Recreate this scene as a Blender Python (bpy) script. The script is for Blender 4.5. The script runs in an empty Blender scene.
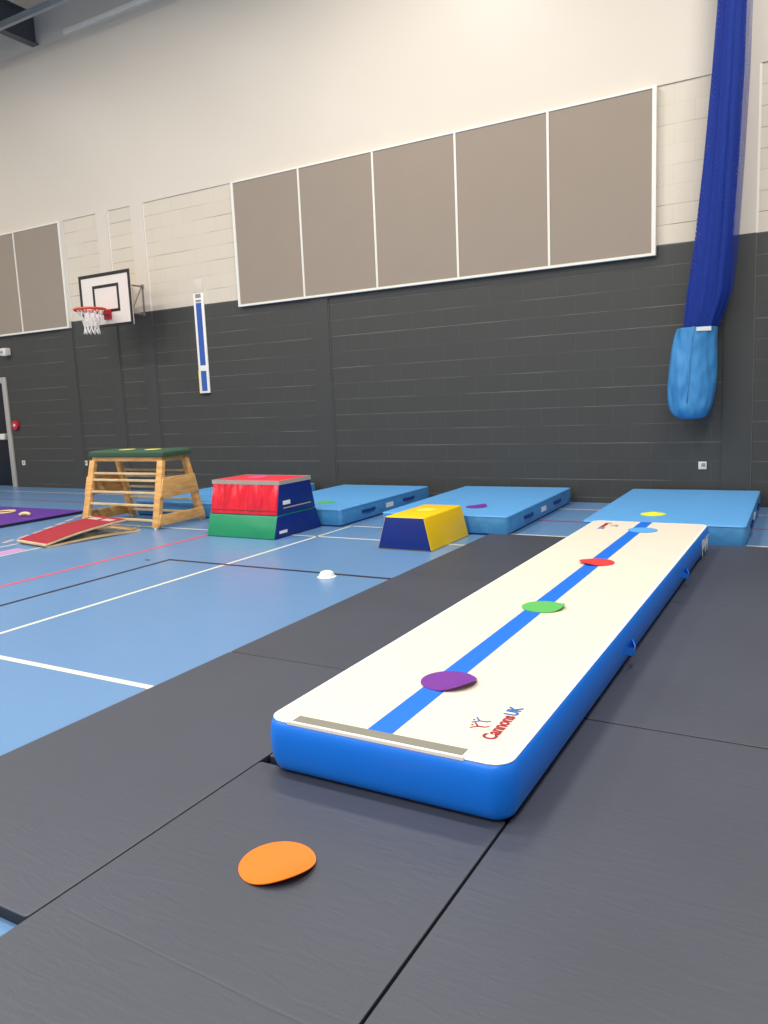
import bpy, bmesh, math, random
from mathutils import Vector, Matrix
random.seed(4)
S = bpy.context.scene
COL = S.collection
PI = math.pi

# ------------------------------------------------------------------ camera
F_PX = 775.18
cam_d = bpy.data.cameras.new('camera'); cam = bpy.data.objects.new('camera', cam_d); COL.objects.link(cam)
YAW, PITCH, ROLL, CAM_H = 0.5201, -0.1438, -0.0433, 1.395
fw = Vector((-math.sin(YAW)*math.cos(PITCH), math.cos(YAW)*math.cos(PITCH), math.sin(PITCH)))
rt = Vector((math.cos(YAW), math.sin(YAW), 0)); up = rt.cross(fw)
r2 = rt*math.cos(ROLL)+up*math.sin(ROLL); u2 = -rt*math.sin(ROLL)+up*math.cos(ROLL)
M = Matrix((r2, u2, -fw)).transposed().to_4x4(); M.translation = (0, 0, CAM_H)
cam.matrix_world = M
cam_d.sensor_fit = 'HORIZONTAL'; cam_d.sensor_width = 36; cam_d.lens = 36*F_PX/768
cam_d.clip_start = .05; cam_d.clip_end = 100
S.camera = cam

# ------------------------------------------------------------------ light and exposure
S.view_settings.view_transform = 'Standard'; S.view_settings.look = 'None'
S.view_settings.exposure = 0.0; S.view_settings.gamma = 1; S.view_settings.use_curve_mapping = False
w = bpy.data.worlds.new('world'); S.world = w; w.use_nodes = True
w.node_tree.nodes['Background'].inputs[0].default_value = (1, .97, .92, 1)
w.node_tree.nodes['Background'].inputs[1].default_value = .25
CEIL = 8.6
def lamp(x, y, z, power, sx=1.4, sy=.5, color=(1, .96, .895)):
    l = bpy.data.lights.new('hall_lamp', 'AREA'); l.shape = 'RECTANGLE'; l.size = sx; l.size_y = sy
    l.energy = power; l.color = color
    o = bpy.data.objects.new('hall_lamp', l); COL.objects.link(o); o.location = (x, y, z)
    return o
LP = 172
for x in (-14.5, -9.5, -4.6, .5):
    for y in (-7.0, -2.0, 3.0, 7.4):
        k = 1.0
        if y == 7.4: k = {-14.5: .26, -9.5: .24, -4.6: .88, .5: 1.02}[x]
        else: k = {-7.0: 1.1, -2.0: 1.45, 3.0: 1.2}[y]
        lamp(x, min(y, 6.9), 7.9, LP*k)

# ------------------------------------------------------------------ materials
def lin(c):
    c = c/255; return c/12.92 if c <= .04045 else ((c+.055)/1.055)**2.4
def rgb(r, g, b): return (lin(r), lin(g), lin(b), 1)
class Mat:
    def __init__(s, name):
        s.m = bpy.data.materials.new(name); s.m.use_nodes = True
        s.nt = s.m.node_tree; s.b = s.nt.nodes['Principled BSDF']
    def n(s, t, **k):
        nd = s.nt.nodes.new(t)
        for a, v in k.items():
            if a.startswith('i_'):
                nd.inputs[a[2:].replace('_', ' ')].default_value = v
            else: setattr(nd, a, v)
        return nd
    def l(s, a, b): s.nt.links.new(a, b)
def simple(name, col, rough=.5, spec=.5, metal=0, noise=.06, nscale=8, bump=0, bscale=30, bdist=.002, coat=0, stretch=None):
    q = Mat(name); b = q.b
    b.inputs['Roughness'].default_value = rough; b.inputs['Metallic'].default_value = metal
    b.inputs['Specular IOR Level'].default_value = spec; b.inputs['Coat Weight'].default_value = coat
    tc = q.n('ShaderNodeTexCoord')
    src = tc.outputs['Object']
    if stretch:
        mp = q.n('ShaderNodeMapping'); mp.inputs['Scale'].default_value = stretch; q.l(src, mp.inputs[0]); src = mp.outputs[0]
    nz = q.n('ShaderNodeTexNoise'); nz.inputs['Scale'].default_value = nscale; nz.inputs['Detail'].default_value = 3; q.l(src, nz.inputs[0])
    mr = q.n('ShaderNodeMapRange'); mr.inputs[3].default_value = 1-noise; mr.inputs[4].default_value = 1+noise; q.l(nz.outputs[0], mr.inputs[0])
    mx = q.n('ShaderNodeVectorMath', operation='SCALE'); mx.inputs[0].default_value = col[:3]; q.l(mr.outputs[0], mx.inputs['Scale'])
    q.l(mx.outputs[0], b.inputs['Base Color'])
    if bump:
        n2 = q.n('ShaderNodeTexNoise'); n2.inputs['Scale'].default_value = bscale; n2.inputs['Detail'].default_value = 4 if bscale > 10 else 1; q.l(src, n2.inputs[0])
        bp = q.n('ShaderNodeBump'); bp.inputs['Strength'].default_value = bump; bp.inputs['Distance'].default_value = bdist
        q.l(n2.outputs[0], bp.inputs['Height']); q.l(bp.outputs[0], b.inputs['Normal'])
    return q.m

def block_mat(name, col, mortar, z0, row, var, rough, bump):
    """painted concrete blockwork laid out in world metres"""
    q = Mat(name); b = q.b; b.inputs['Roughness'].default_value = rough
    g = q.n('ShaderNodeNewGeometry'); sp = q.n('ShaderNodeSeparateXYZ'); q.l(g.outputs['Position'], sp.inputs[0])
    sb = q.n('ShaderNodeMath', operation='SUBTRACT'); q.l(sp.outputs[2], sb.inputs[0]); sb.inputs[1].default_value = z0-row*40
    ad = q.n('ShaderNodeMath', operation='ADD'); q.l(sp.outputs[0], ad.inputs[0]); q.l(sp.outputs[1], ad.inputs[1])
    cb = q.n('ShaderNodeCombineXYZ'); q.l(ad.outputs[0], cb.inputs[0]); q.l(sb.outputs[0], cb.inputs[1])
    br = q.n('ShaderNodeTexBrick'); q.l(cb.outputs[0], br.inputs[0])
    br.inputs['Scale'].default_value = 1; br.inputs['Brick Width'].default_value = .45; br.inputs['Row Height'].default_value = row
    br.inputs['Mortar Size'].default_value = .004; br.inputs['Mortar Smooth'].default_value = .4; br.inputs['Bias'].default_value = -.1
    br.inputs['Color1'].default_value = col; br.inputs['Color2'].default_value = tuple(c*(1-var) for c in col[:3])+(1,)
    br.inputs['Mortar'].default_value = tuple(c*.8+m*.2 for c, m in zip(col, mortar))
    # bed joints show in broken stretches: on charcoal, paler to paint the light they catch
    pp = q.n('ShaderNodeMath', operation='PINGPONG'); q.l(sb.outputs[0], pp.inputs[0]); pp.inputs[1].default_value = row/2
    hz = q.n('ShaderNodeMapRange'); q.l(pp.outputs[0], hz.inputs[0]); hz.inputs[1].default_value = .0025; hz.inputs[2].default_value = .0065; hz.inputs[3].default_value = 1; hz.inputs[4].default_value = 0
    mpn = q.n('ShaderNodeMapping'); mpn.inputs['Scale'].default_value = (.9, 5.0, 1); q.l(cb.outputs[0], mpn.inputs[0])
    nz = q.n('ShaderNodeTexNoise'); nz.inputs['Scale'].default_value = 1; nz.inputs['Detail'].default_value = 3; q.l(mpn.outputs[0], nz.inputs[0])
    mr = q.n('ShaderNodeMapRange'); mr.inputs[1].default_value = .42; mr.inputs[2].default_value = .62; q.l(nz.outputs[0], mr.inputs[0])
    hm = q.n('ShaderNodeMath', operation='MULTIPLY'); q.l(hz.outputs[0], hm.inputs[0]); q.l(mr.outputs[0], hm.inputs[1])
    mm = q.n('ShaderNodeMix', data_type='RGBA'); q.l(hm.outputs[0], mm.inputs[0]); q.l(br.outputs['Color'], mm.inputs[6]); mm.inputs[7].default_value = mortar
    n3 = q.n('ShaderNodeTexNoise'); n3.inputs['Scale'].default_value = 60; n3.inputs['Detail'].default_value = 5; q.l(g.outputs['Position'], n3.inputs[0])
    ml = q.n('ShaderNodeMath', operation='MULTIPLY_ADD'); q.l(hm.outputs[0], ml.inputs[0]); ml.inputs[1].default_value = -1.0
    ms = q.n('ShaderNodeMath', operation='MULTIPLY'); q.l(n3.outputs[0], ms.inputs[0]); ms.inputs[1].default_value = .25; q.l(ms.outputs[0], ml.inputs[2])
    bp = q.n('ShaderNodeBump'); bp.inputs['Strength'].default_value = bump; bp.inputs['Distance'].default_value = .006
    q.l(ml.outputs[0], bp.inputs['Height']); q.l(bp.outputs[0], b.inputs['Normal'])
    q.l(mm.outputs[2], b.inputs['Base Color'])
    return q.m

def mat_vinyl():
    """charcoal gym mat vinyl with fine sideways creases"""
    q = Mat('charcoal_vinyl'); b = q.b
    b.inputs['Roughness'].default_value = .5; b.inputs['Specular IOR Level'].default_value = .7
    g = q.n('ShaderNodeNewGeometry')
    oi = q.n('ShaderNodeObjectInfo')
    mp = q.n('ShaderNodeMapping'); mp.inputs['Scale'].default_value = (5, 26, 5); mp.inputs['Rotation'].default_value = (0, 0, .22)
    q.l(g.outputs['Position'], mp.inputs[0])
    n1 = q.n('ShaderNodeTexNoise'); n1.inputs['Scale'].default_value = 1; n1.inputs['Detail'].default_value = 5; n1.inputs['Distortion'].default_value = 1.2; q.l(mp.outputs[0], n1.inputs[0])
    n2 = q.n('ShaderNodeTexNoise'); n2.inputs['Scale'].default_value = 1.3; n2.inputs['Detail'].default_value = 2; q.l(g.outputs['Position'], n2.inputs[0])
    n3 = q.n('ShaderNodeTexNoise'); n3.inputs['Scale'].default_value = 180; n3.inputs['Detail'].default_value = 2; q.l(g.outputs['Position'], n3.inputs[0])
    m1 = q.n('ShaderNodeMath', operation='MULTIPLY'); q.l(n1.outputs[0], m1.inputs[0]); q.l(n2.outputs[0], m1.inputs[1])
    m2 = q.n('ShaderNodeMath', operation='MULTIPLY_ADD'); q.l(n3.outputs[0], m2.inputs[0]); m2.inputs[1].default_value = .12; q.l(m1.outputs[0], m2.inputs[2])
    bp = q.n('ShaderNodeBump'); bp.inputs['Strength'].default_value = .5; bp.inputs['Distance'].default_value = .004
    # one long fold line across the foreground mat
    sp = q.n('ShaderNodeSeparateXYZ'); q.l(g.outputs['Position'], sp.inputs[0])
    c1 = q.n('ShaderNodeMath', operation='MULTIPLY_ADD'); q.l(sp.outputs[0], c1.inputs[0]); c1.inputs[1].default_value = .06; c1.inputs[2].default_value = -1.18
    c2 = q.n('ShaderNodeMath', operation='ADD'); q.l(sp.outputs[1], c2.inputs[0]); q.l(c1.outputs[0], c2.inputs[1])
    wv = q.n('ShaderNodeMath', operation='MULTIPLY_ADD'); q.l(n2.outputs[0], wv.inputs[0]); wv.inputs[1].default_value = .05; q.l(c2.outputs[0], wv.inputs[2])
    c3 = q.n('ShaderNodeMath', operation='ABSOLUTE'); q.l(wv.outputs[0], c3.inputs[0])
    c4 = q.n('ShaderNodeMapRange'); q.l(c3.outputs[0], c4.inputs[0]); c4.inputs[1].default_value = 0; c4.inputs[2].default_value = .007; c4.inputs[3].default_value = .3; c4.inputs[4].default_value = 0
    gx = q.n('ShaderNodeMath', operation='GREATER_THAN'); q.l(sp.outputs[0], gx.inputs[0]); gx.inputs[1].default_value = -1.78
    lx = q.n('ShaderNodeMath', operation='LESS_THAN'); q.l(sp.outputs[0], lx.inputs[0]); lx.inputs[1].default_value = -.86
    c6 = q.n('ShaderNodeMath', operation='MULTIPLY'); q.l(gx.outputs[0], c6.inputs[0]); q.l(lx.outputs[0], c6.inputs[1])
    c7 = q.n('ShaderNodeMath', operation='MULTIPLY'); q.l(c6.outputs[0], c7.inputs[0]); q.l(c4.outputs[0], c7.inputs[1])
    c5 = q.n('ShaderNodeMath', operation='SUBTRACT'); q.l(m2.outputs[0], c5.inputs[0]); q.l(c7.outputs[0], c5.inputs[1])
    q.l(c5.outputs[0], bp.inputs['Height']); q.l(bp.outputs[0], b.inputs['Normal'])
    mr = q.n('ShaderNodeMapRange'); mr.inputs[3].default_value = .93; mr.inputs[4].default_value = 1.07; q.l(oi.outputs['Random'], mr.inputs[0])
    mr2 = q.n('ShaderNodeMapRange'); mr2.inputs[3].default_value = .8; mr2.inputs[4].default_value = 1.2; q.l(n2.outputs[0], mr2.inputs[0])
    mm = q.n('ShaderNodeMath', operation='MULTIPLY'); q.l(mr.outputs[0], mm.inputs[0]); q.l(mr2.outputs[0], mm.inputs[1])
    mx = q.n('ShaderNodeVectorMath', operation='SCALE'); mx.inputs[0].default_value = rgb(61, 65, 77)[:3]; q.l(mm.outputs[0], mx.inputs['Scale'])
    q.l(mx.outputs[0], b.inputs['Base Color'])
    return q.m

def net_mat(name, col, cell, wire):
    """open diamond netting: threads opaque, holes clear; UV in cells"""
    q = Mat(name); b = q.b; b.inputs['Base Color'].default_value = col; b.inputs['Roughness'].default_value = .7
    tc = q.n('ShaderNodeTexCoord'); sp = q.n('ShaderNodeSeparateXYZ'); q.l(tc.outputs['UV'], sp.inputs[0])
    outs = []
    for op in ('ADD', 'SUBTRACT'):
        a = q.n('ShaderNodeMath', operation=op); q.l(sp.outputs[0], a.inputs[0]); q.l(sp.outputs[1], a.inputs[1])
        m = q.n('ShaderNodeMath', operation='MULTIPLY'); q.l(a.outputs[0], m.inputs[0]); m.inputs[1].default_value = cell
        f = q.n('ShaderNodeMath', operation='PINGPONG'); q.l(m.outputs[0], f.inputs[0]); f.inputs[1].default_value = .5
        g = q.n('ShaderNodeMath', operation='LESS_THAN'); q.l(f.outputs[0], g.inputs[0]); g.inputs[1].default_value = wire
        outs.append(g)
    mx = q.n('ShaderNodeMath', operation='MAXIMUM'); q.l(outs[0].outputs[0], mx.inputs[0]); q.l(outs[1].outputs[0], mx.inputs[1])
    q.l(mx.outputs[0], b.inputs['Alpha'])
    return q.m

def wood_mat(name, c1, c2):
    q = Mat(name); b = q.b; b.inputs['Roughness'].default_value = .42
    tc = q.n('ShaderNodeTexCoord')
    mp = q.n('ShaderNodeMapping'); mp.inputs['Scale'].default_value = (2.5, 2.5, 14); q.l(tc.outputs['Object'], mp.inputs[0])
    nz = q.n('ShaderNodeTexNoise'); nz.inputs['Scale'].default_value = 2.2; nz.inputs['Detail'].default_value = 4; nz.inputs['Distortion'].default_value = .7; q.l(mp.outputs[0], nz.inputs[0])
    cr = q.n('ShaderNodeValToRGB'); cr.color_ramp.elements[0].position = .35; cr.color_ramp.elements[1].position = .65
    cr.color_ramp.elements[0].color = c1; cr.color_ramp.elements[1].color = c2
    q.l(nz.outputs[0], cr.inputs[0]); q.l(cr.outputs[0], b.inputs['Base Color'])
    return q.m

def floor_mat():
    q = Mat('blue_sports_vinyl'); b = q.b
    b.inputs['Specular IOR Level'].default_value = .5
    g = q.n('ShaderNodeNewGeometry')
    n1 = q.n('ShaderNodeTexNoise'); n1.inputs['Scale'].default_value = .8; n1.inputs['Detail'].default_value = 4; q.l(g.outputs['Position'], n1.inputs[0])
    mr = q.n('ShaderNodeMapRange'); mr.inputs[3].default_value = .93; mr.inputs[4].default_value = 1.07; q.l(n1.outputs[0], mr.inputs[0])
    mx = q.n('ShaderNodeVectorMath', operation='SCALE'); mx.inputs[0].default_value = rgb(102, 142, 186)[:3]; q.l(mr.outputs[0], mx.inputs['Scale'])
    q.l(mx.outputs[0], b.inputs['Base Color'])
    n2 = q.n('ShaderNodeTexNoise'); n2.inputs['Scale'].default_value = 6; n2.inputs['Detail'].default_value = 5; q.l(g.outputs['Position'], n2.inputs[0])
    m2 = q.n('ShaderNodeMapRange'); m2.inputs[3].default_value = .24; m2.inputs[4].default_value = .38; q.l(n2.outputs[0], m2.inputs[0])
    q.l(m2.outputs[0], b.inputs['Roughness'])
    n3 = q.n('ShaderNodeTexNoise'); n3.inputs['Scale'].default_value = 12; q.l(g.outputs['Position'], n3.inputs[0])
    bp = q.n('ShaderNodeBump'); bp.inputs['Strength'].default_value = .12; bp.inputs['Distance'].default_value = .003
    q.l(n3.outputs[0], bp.inputs['Height']); q.l(bp.outputs[0], b.inputs['Normal'])
    return q.m

m_floor = floor_mat()
m_lwhite = simple('line_white', rgb(226, 224, 208), .4)
m_lcream = simple('line_rose', rgb(208, 184, 184), .4)
m_lblack = simple('line_black', rgb(45, 35, 50), .4)
m_lred = simple('line_red', rgb(215, 88, 112), .4)
m_pinkpatch = simple('pink_patch', rgb(205, 150, 205), .4)
m_ldred = simple('line_maroon', rgb(150, 75, 95), .4)
m_dark = block_mat('charcoal_blockwork', rgb(64, 64, 62), rgb(106, 104, 98), .07, .2265, .04, .5, .3)  # paler joint colour stands in for light caught on the joint edges
m_white = block_mat('cream_blockwork', rgb(222, 210, 192), rgb(160, 146, 128), 4.745, .2156, .03, .55, .5)
m_upper = simple('cream_plaster', rgb(222, 211, 196), .42, noise=.02, nscale=1.2)
m_colw = simple('cream_paint', rgb(224, 212, 198), .5, noise=.02)
m_cold = simple('charcoal_paint', rgb(64, 64, 63), .5, noise=.04)
m_colstrip = simple('grey_edge_strip', rgb(96, 96, 94), .5)
m_hall = simple('pale_hall_paint', rgb(205, 196, 182), .6, noise=.02)
m_deck = simple('roof_deck', rgb(120, 124, 130), .55, noise=.04)
m_steel = simple('painted_steel', rgb(78, 82, 88), .5)
m_rail = simple('pale_steel', rgb(150, 156, 162), .35, metal=.3)
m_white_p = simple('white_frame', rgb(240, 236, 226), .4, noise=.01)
m_fabric = simple('taupe_fabric', rgb(160, 146, 132), .9, spec=.15, noise=.03, nscale=3, bump=.2, bscale=400, bdist=.001)
m_mat = mat_vinyl()
m_matshade = simple('mat_edge_shade', rgb(40, 42, 52), .6)  # shade on the mat sides put into a darker colour
m_tblue = simple('track_blue', rgb(0, 122, 242), .36, noise=.02, nscale=4)
m_tdeck = simple('track_cream', rgb(232, 220, 202), .5, noise=.012, nscale=5, bump=.08, bscale=14)
m_tline = simple('track_stripe', rgb(2, 112, 226), .42, noise=.02)
m_velcro = simple('grey_velcro', rgb(134, 131, 120), .9, noise=.06, nscale=40)
m_pvcw = simple('white_pvc', rgb(250, 247, 240), .4, noise=.01)
m_txr = simple('text_red', rgb(165, 34, 46), .5)
m_txb = simple('text_blue', rgb(40, 105, 175), .5)
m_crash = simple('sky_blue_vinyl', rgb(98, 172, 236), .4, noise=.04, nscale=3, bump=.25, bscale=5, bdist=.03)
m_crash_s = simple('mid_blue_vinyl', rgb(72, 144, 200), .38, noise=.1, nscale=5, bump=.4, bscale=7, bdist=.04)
m_navyl = simple('navy_handle', rgb(16, 52, 130), .6)
m_red = simple('red_vinyl', rgb(240, 30, 54), .22, noise=.04, nscale=6, bump=1, bscale=3.2, bdist=.09, stretch=(3, 1, .8))
m_redt = simple('red_top_vinyl', rgb(238, 50, 70), .4, noise=.03, bump=.2, bscale=6, bdist=.02)
m_green = simple('green_vinyl', rgb(0, 140, 92), .35, noise=.05, bump=.3, bscale=5, bdist=.03)
m_navy = simple('navy_vinyl', rgb(6, 38, 125), .38, noise=.05, bump=.3, bscale=6, bdist=.02)
m_yellow = simple('yellow_vinyl', rgb(252, 206, 0), .4, noise=.03, bump=.2, bscale=6, bdist=.02)
m_silver = simple('grey_velcro_band', rgb(172, 166, 156), .8)
m_bw = simple('board_white', rgb(236, 224, 216), .45, noise=.02)
m_black = simple('black_paint', rgb(28, 28, 28), .45)
m_orange_metal = simple('orange_metal', rgb(226, 84, 48), .4)
m_netw = simple('white_cord', rgb(240, 232, 226), .8)
m_bracket = simple('grey_bracket', rgb(140, 132, 122), .4, metal=.3)
m_wood = wood_mat('beech_wood', rgb(214, 154, 84), rgb(236, 184, 114))
m_wood2 = wood_mat('pale_ply', rgb(208, 176, 128), rgb(232, 208, 165))
m_padgreen = simple('green_suede', rgb(52, 84, 62), .8, noise=.08, nscale=10)
m_rubber = simple('white_rubber', rgb(225, 222, 215), .6)
m_carpet = simple('crimson_carpet', rgb(158, 34, 50), .85, noise=.12, nscale=40, bump=.3, bscale=200)
m_purplemat = simple('purple_mat', rgb(92, 44, 150), .6, noise=.05)
m_purpedge = simple('dark_mat_edge', rgb(30, 26, 44), .6)
m_netblue = net_mat('blue_netting', rgb(4, 58, 165), 1.0, .1)
m_netblue2 = net_mat('blue_netting_dense', rgb(2, 46, 150), 1.0, .2)
m_bag = simple('light_blue_cloth', rgb(62, 140, 200), .55, noise=.06, nscale=6, bump=1.0, bscale=4.5, bdist=.1, stretch=(1.5, 1.5, .6))
m_doordark = simple('navy_door', rgb(14, 18, 34), .4)
m_doorframe = simple('pale_grey_frame', rgb(176, 172, 164), .45)
m_plastic = simple('white_plastic', rgb(226, 222, 215), .4)
m_sock = simple('grey_plastic', rgb(150, 148, 142), .45)
m_redpl = simple('red_plastic', rgb(190, 36, 50), .3)
m_gauge = simple('gauge_blue', rgb(48, 92, 176), .5, noise=.08)
def disc_mat(n, c): return simple(n, c, .5, noise=.02)
D_ORANGE = disc_mat('orange_rubber', rgb(252, 122, 22)); D_PURPLE = disc_mat('purple_rubber', rgb(116, 44, 150))
D_GREEN = disc_mat('green_rubber', rgb(92, 186, 92)); D_RED = disc_mat('red_rubber', rgb(226, 56, 56))
D_BLUE = disc_mat('sky_rubber', rgb(90, 172, 240)); D_YELLOW = disc_mat('yellow_rubber', rgb(240, 240, 40))
D_PINK = disc_mat('pink_rubber', rgb(236, 90, 150)); D_LEMON = disc_mat('lemon_rubber', rgb(250, 226, 70))

# ------------------------------------------------------------------ mesh helpers
def box(bm, x0, x1, y0, y1, z0, z1, mi=0):
    v = [bm.verts.new(p) for p in ((x0,y0,z0),(x1,y0,z0),(x1,y1,z0),(x0,y1,z0),(x0,y0,z1),(x1,y0,z1),(x1,y1,z1),(x0,y1,z1))]
    for q in ((0,3,2,1),(4,5,6,7),(0,1,5,4),(1,2,6,5),(2,3,7,6),(3,0,4,7)):
        f = bm.faces.new([v[i] for i in q]); f.material_index = mi
def hexa(bm, b, t, mi=0):
    """solid between bottom ring b and top ring t (lists of 4 points)"""
    n = len(b); vb = [bm.verts.new(p) for p in b]; vt = [bm.verts.new(p) for p in t]
    fs = [bm.faces.new(vb[::-1]), bm.faces.new(vt)]
    for i in range(n): fs.append(bm.faces.new((vb[i], vb[(i+1) % n], vt[(i+1) % n], vt[i])))
    for f in fs: f.material_index = mi
def bar(bm, a, b, w, h, upv=(0, 0, 1)):
    """rectangular bar from a to b, w across and h along the up vector"""
    a = Vector(a); b = Vector(b); d = (b-a).normalized(); s = d.cross(Vector(upv)).normalized(); u = s.cross(d)
    ring = lambda c: [c+s*(i*w/2)+u*(j*h/2) for i, j in ((-1,-1),(1,-1),(1,1),(-1,1))]
    hexa(bm, ring(a), ring(b))
def tube(bm, pts, r, n=10, closed=False, cap=True):
    pts = [Vector(p) for p in pts]; rings = []; N = len(pts)
    rr = r if isinstance(r, (list, tuple)) else [r]*N
    for i, p in enumerate(pts):
        if closed: d = pts[(i+1) % N]-pts[i-1]
        else: d = pts[min(i+1, N-1)]-pts[max(i-1, 0)]
        d.normalize(); a = Vector((0, 0, 1)) if abs(d.z) < .9 else Vector((1, 0, 0))
        s = d.cross(a).normalized(); u = s.cross(d)
        rings.append([bm.verts.new(p+(s*math.cos(2*PI*k/n)+u*math.sin(2*PI*k/n))*rr[i]) for k in range(n)])
    for i in range(N if closed else N-1):
        A, B = rings[i], rings[(i+1) % N]
        for k in range(n): bm.faces.new((A[k], A[(k+1) % n], B[(k+1) % n], B[k]))
    if cap and not closed: bm.faces.new(rings[0][::-1]); bm.faces.new(rings[-1])
def loft(bm, rings, cap0=True, cap1=True, mi=0):
    vs = [[bm.verts.new(p) for p in r] for r in rings]; n = len(rings[0])
    for A, B in zip(vs, vs[1:]):
        for k in range(n):
            f = bm.faces.new((A[k], A[(k+1) % n], B[(k+1) % n], B[k])); f.material_index = mi
    if cap0: bm.faces.new(vs[0][::-1]).material_index = mi
    if cap1: bm.faces.new(vs[-1]).material_index = mi
    return vs
def lathe(bm, prof, c, n=32, cap0=True, cap1=True):
    loft(bm, [[(c[0]+r*math.cos(2*PI*k/n), c[1]+r*math.sin(2*PI*k/n), c[2]+z) for k in range(n)] for r, z in prof], cap0, cap1)
def rrect(x0, x1, y0, y1, r, z, n=6):
    r = max(r, .003)
    pts = []
    for cx, cy, a0 in ((x1-r, y0+r, -PI/2), (x1-r, y1-r, 0), (x0+r, y1-r, PI/2), (x0+r, y0+r, PI)):
        for k in range(n+1):
            a = a0+PI/2*k/n; pts.append((cx+r*math.cos(a), cy+r*math.sin(a), z))
    return pts
def obj(name, bm, mats, parent=None, smooth=False, bevel=0, loc=None):
    bmesh.ops.recalc_face_normals(bm, faces=bm.faces)
    if loc:
        for v in bm.verts: v.co -= Vector(loc)
    me = bpy.data.meshes.new(name); bm.to_mesh(me); bm.free()
    for m in (mats if isinstance(mats, (list, tuple)) else [mats]): me.materials.append(m)
    o = bpy.data.objects.new(name, me); COL.objects.link(o)
    if loc: o.location = loc
    if parent is not None:
        o.parent = parent
        pw = Vector(parent.location)
        if parent.parent: pw += parent.parent.location
        o.location = (Vector(loc) if loc else Vector((0,0,0))) - pw
    if bevel:
        b = o.modifiers.new('bevel', 'BEVEL'); b.width = bevel; b.segments = 3; b.limit_method = 'ANGLE'; b.angle_limit = math.radians(40); b.harden_normals = False
        smooth = True
    if smooth:
        for p in me.polygons: p.use_smooth = len(p.vertices) <= 6
        if bevel or smooth == 'auto':
            e = o.modifiers.new('split', 'EDGE_SPLIT'); e.split_angle = math.radians(35)
    return o
def B(): return bmesh.new()
def tag(o, label, cat, group=None, kind=None):
    o['label'] = label; o['category'] = cat
    if group: o['group'] = group
    if kind: o['kind'] = kind
    return o
def thing(name, label, cat, loc, group=None):
    o = bpy.data.objects.new(name, None); COL.objects.link(o); o.location = loc; o.empty_display_size = .1
    return tag(o, label, cat, group)
def struct(o): o['kind'] = 'structure'; return o

# ------------------------------------------------------------------ the hall
WY = 9.693; PAINT = 3.02; LEDGE = 4.745
XL, XR, YF = -17.0, 6.0, -11.0
DX0, DX1, DZ = -15.75, -13.93, 2.08          # door opening in the back wall
# floor with its court lines
bm = B(); box(bm, XL-.2, XR+.2, YF-.2, WY+.2, -.2, 0, 0)
def ln(x0, y0, x1, y1, w=.05, mi=1, z=.0008):
    a = Vector((x0, y0, 0)); b = Vector((x1, y1, 0)); d = (b-a).normalized(); s = Vector((-d.y, d.x, 0))*w/2
    f = bm.faces.new([bm.verts.new((p.x, p.y, z)) for p in (a-s, b-s, b+s, a+s)]); f.material_index = mi
    if f.normal.z < 0: f.normal_flip()
ln(-14, 2.67, 4, 2.67, .045, 1)
ln(-4.62, -8, -4.62, 7.335, .036, 1)
ln(-4.62, 7.31, 5, 7.31, .036, 1)
ln(-8.2, 6.63, 3, 6.63, .034, 1)
ln(-5.3, -8, -5.3, 5.2, .042, 3, .0012)
ln(-5.3, 5.18, 4, 5.18, .042, 3, .0012)
ln(-5.9, -8, -5.9, 8.2, .055, 4, .0010)
ln(-16.9, 9.09, 5.9, 9.09, .05, 2)
ln(-16.9, 8.16, 5.9, 8.22, .05, 6)
ln(-7.69, -6, -7.69, 6.63, .0345, 1)
ln(-7.2, -6, -7.2, 6.63, .0345, 1)
f = bm.faces.new([bm.verts.new(p) for p in ((-7.44,4.75,.0009),(-7.24,4.75,.0009),(-7.24,5.1,.0009),(-7.44,5.1,.0009))]); f.material_index = 5  # flat pink rectangle just above the floor
dash = [(-7.96,5.37),(-8.06,5.64),(-8.2,5.93),(-8.36,6.2),(-8.5,6.48),(-8.66,6.75),(-8.84,7.03)]
for (x, y) in dash: ln(x+.045, y-.1, x-.045, y+.1, .06, 2)
ln(-5.53, 5.1, -5.47, 5.1, .03, 3)
struct(obj('floor', bm, [m_floor, m_lwhite, m_lcream, m_lblack, m_lred, m_pinkpatch, m_ldred]))
# back wall: charcoal blockwork, cream blockwork, flush cream lining above
bm = B()
box(bm, XL, DX0, WY, WY+.3, 0, PAINT, 0); box(bm, DX1, XR, WY, WY+.3, 0, PAINT, 0); box(bm, DX0, DX1, WY, WY+.3, DZ, PAINT, 0)
box(bm, XL, XR, WY, WY+.3, PAINT, LEDGE, 1)
box(bm, XL, XR, WY-.014, WY+.3, LEDGE, CEIL, 2)
struct(obj('wall_back', bm, [m_dark, m_white, m_upper]))
bm = B(); box(bm, XL-.2, XL, YF, WY+.3, 0, CEIL); struct(obj('wall_left', bm, m_hall))
bm = B(); box(bm, XR, XR+.2, YF, WY+.3, 0, CEIL); struct(obj('wall_right', bm, m_hall))
bm = B(); box(bm, XL-.2, XR+.2, YF-.2, YF, 0, CEIL); struct(obj('wall_front', bm, m_hall))
bm = B(); box(bm, XL-.2, XR+.2, YF-.2, WY+.3, CEIL, CEIL+.2); struct(obj('ceiling', bm, m_deck))
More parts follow.
